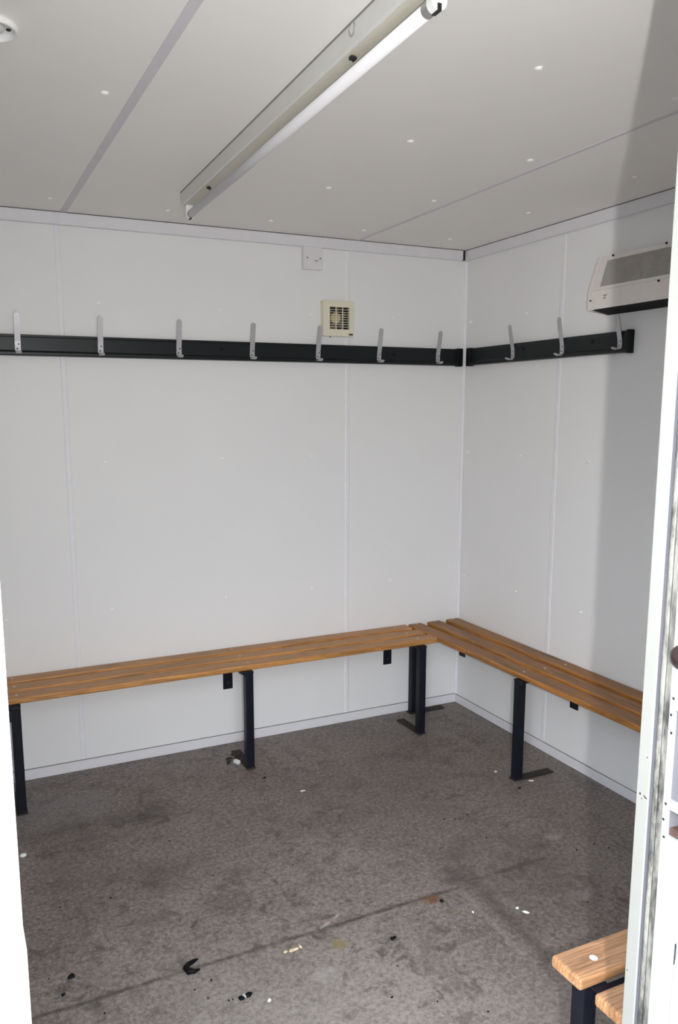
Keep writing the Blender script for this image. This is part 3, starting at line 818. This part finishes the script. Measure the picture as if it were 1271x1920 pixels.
bm = BM(); chunk(bm, (-.249, -.914, 0), .012, .008, .004, -.5, 19); litter('white_crumb', bm, M_white, 'white crumb against the right bench foot plate', 'crumb', -.249, -.914, 'white crumbs on the floor')
bm = BM(); chunk(bm, (-1.71, -1.629, 0), .005, .007, .004, -.5, 20); litter('white_crumb', bm, M_white, 'white crumb at the bottom edge beside the plastic shard', 'crumb', -1.71, -1.629, 'white crumbs on the floor')
bm = BM(); chunk(bm, (-1.151, -.588, 0), .014, .005, .003, -.2, 21); litter('white_crumb', bm, M_white, 'flat white crumb on the mid floor right of the middle leg', 'crumb', -1.151, -.588, 'white crumbs on the floor')
for (x, y, a, sd, lb) in ((-.338, -.948, .009, 22, 'black crumb in front of the right bench leg'), (-1.251, -.412, .010, 23, 'black crumb in front of the middle bench leg')):
    bm = BM(); chunk(bm, (x, y, 0), a, a*.55, .005, .3, sd); litter('crumb', bm, M_crumb, lb, 'crumb', x, y, 'black crumbs on the floor')
bm = BM(); lathe(bm, [(.011, 0), (.0115, .003), (.008, .006), (0, .007)], (-2.233, -.612, 0), (0, 0, 1), 20)
litter('loose_cap', bm, M_cap, 'loose white screw cap lying on the floor beside the left jamb', 'screw cap', -2.233, -.612, smooth=True)
# debris by the middle leg
bm = BM()
for k, (dx, dy, L, a) in enumerate(((-.035, .10, .035, .2), (-.01, .115, .030, -.3), (.012, .10, .025, .9), (-.045, .07, .030, .1), (-.012, .075, .022, 1.6), (.0, .05, .018, 1.2), (-.055, .055, .016, .3))):
    chunk(bm, (-1.29+dx, -.27+dy, .0072 if abs(dx) < .02 else 0), L*.5, .008, .008+.002*(k % 3), a, 40+k)
litter('dry_debris', bm, M_leaf, 'dark brown dry scraps on the foot of the middle bench leg', 'debris', -1.29, -.19)
bm = BM(); lathe(bm, [(.009, 0), (.0105, .002), (.0105, .026), (.008, .030), (0, .030)], (-1.318, -.222, .0112), (.45, -.86, 0), 18)
litter('plastic_plug', bm, M_glass, 'clear white plastic plug lying beside the middle bench leg', 'plug', -1.318, -.222, smooth=True)
# a mould of pale filler at the corner leg
bm = BM(); chunk(bm, (-.385, -.315, 0), .022, .014, .006, .2, 60); chunk(bm, (-.362, -.322, 0), .012, .010, .005, .2, 61)
litter('filler_lump', bm, simple('grey grit lump', (.16, .15, .13), .9, var=.5, scale=120), 'pale grey grit lump at the foot of the corner leg', 'grit', -.385, -.315)
# small black grit, each a crumb of its own, all alike
grit = [(495, 1500), (318, 1577), (208, 1684), (163, 1505), (374, 1510), (436, 1482), (549, 1622), (775, 1576), (833, 1537), (853, 1536), (876, 1528), (912, 1571),
        (400, 1642), (912, 1378), (940, 1408), (908, 1418), (113, 1702), (92, 1836), (396, 1838), (390, 1872), (365, 1856), (1081, 1594), (1114, 1582), (1142, 1590), (1101, 1692), (735, 1870), (915, 1897), (820, 1878), (745, 1811), (196, 1900)]

# ------------------------------------------------------------------ camera
R = Vector((0.90682102, -0.421507, -0.00273728)); U = Vector((0.06921788, 0.14250181, 0.98737132)); F = Vector((0.41579385, 0.89555853, -0.15839946))
C = Vector((-2.39387748, -3.40958938, 1.54182104)); FPX, PCX, PCY = 1507.7741959, 594.45973, 1008.74234
for k, (u, v) in enumerate(grit):            # floor positions read off the photograph's perspective
    d = F + R*((u-PCX)/FPX) - U*((v-PCY)/FPX)
    q = C + d*(-C.z/d.z)
    bm = BM(); s_ = rnd.uniform(.0030, .0052); chunk(bm, (q.x, q.y, 0), s_, s_*.7, .0025, rnd.uniform(0, 3), 70+k, 7)
    litter('grit_speck', bm, M_crumb, 'tiny black speck of grit on the grey floor', 'grit', q.x, q.y, 'tiny black grit specks on the floor')

cam = bpy.data.cameras.new('camera'); co = bpy.data.objects.new('camera', cam); COL.objects.link(co)
m = Matrix((( R.x, U.x, -F.x, C.x), (R.y, U.y, -F.y, C.y), (R.z, U.z, -F.z, C.z), (0, 0, 0, 1)))
co.matrix_world = m
cam.sensor_fit = 'AUTO'; cam.sensor_width = 36.0; cam.lens = FPX*36.0/1920.0
cam.shift_x = (635.5-PCX)/1920.0; cam.shift_y = (PCY-960.0)/1920.0
cam.clip_start = .02
S.camera = co

# ------------------------------------------------------------------ light: overcast sky through the doorway, and the camera's flash
SKY = 5.0
w = bpy.data.worlds.new('overcast'); S.world = w; w.use_nodes = True
nt = w.node_tree; bg = nt.nodes['Background']
tc = nt.nodes.new('ShaderNodeTexCoord'); sp = nt.nodes.new('ShaderNodeSeparateXYZ'); rp = nt.nodes.new('ShaderNodeValToRGB')
nt.links.new(tc.outputs['Generated'], sp.inputs[0]); nt.links.new(sp.outputs['Z'], rp.inputs['Fac'])
# sky shaped to light the room: dim horizon, invented bright side up and left
cr = rp.color_ramp
while len(cr.elements) < 4: cr.elements.new(.5)
for e, (p, k) in zip(cr.elements, ((0, .50), (.14, .72), (.42, 1.45), (.75, 1.25))):
    e.position = p; e.color = (k*.93, k*1.0, k*1.09, 1)
nt.links.new(rp.outputs['Color'], bg.inputs['Color'])
mr = nt.nodes.new('ShaderNodeMapRange'); nt.links.new(sp.outputs['X'], mr.inputs['Value'])
mr.inputs['From Min'].default_value = -1; mr.inputs['From Max'].default_value = 1
mr.inputs['To Min'].default_value = 0; mr.inputs['To Max'].default_value = 1
rx = nt.nodes.new('ShaderNodeValToRGB'); nt.links.new(mr.outputs['Result'], rx.inputs['Fac'])
cx = rx.color_ramp
while len(cx.elements) < 4: cx.elements.new(.5)
for e, (p, k) in zip(cx.elements, ((0, 1.0), (.25, .72), (.5, .30), (1, .05))):
    e.position = p; e.color = (k, k, k, 1)
mm = nt.nodes.new('ShaderNodeMath'); mm.operation = 'MULTIPLY'; mm.inputs[1].default_value = SKY*2.9
nt.links.new(rx.outputs['Color'], mm.inputs[0]); nt.links.new(mm.outputs[0], bg.inputs['Strength'])

fl = bpy.data.lights.new('camera_flash', 'SPOT'); fl.energy = 140; fl.shadow_soft_size = .008
fl.spot_size = math.radians(120); fl.spot_blend = 1.0; fl.color = (1.0, .985, .96)
fo = bpy.data.objects.new('camera_flash', fl); COL.objects.link(fo)
fo.location = C + R*.100 + U*.0 - F*.02
aim = (F + U*.02 + R*.18)
fo.rotation_euler = (-aim).to_track_quat('Z', 'Y').to_euler()

# ------------------------------------------------------------------ colour management
vs = S.view_settings
vs.view_transform = 'Standard'; vs.look = 'None'; vs.gamma = 1.0; vs.exposure = 0.0
vs.use_curve_mapping = False
S.cycles.use_denoising = True
S.cycles.max_bounces = 14; S.cycles.diffuse_bounces = 10
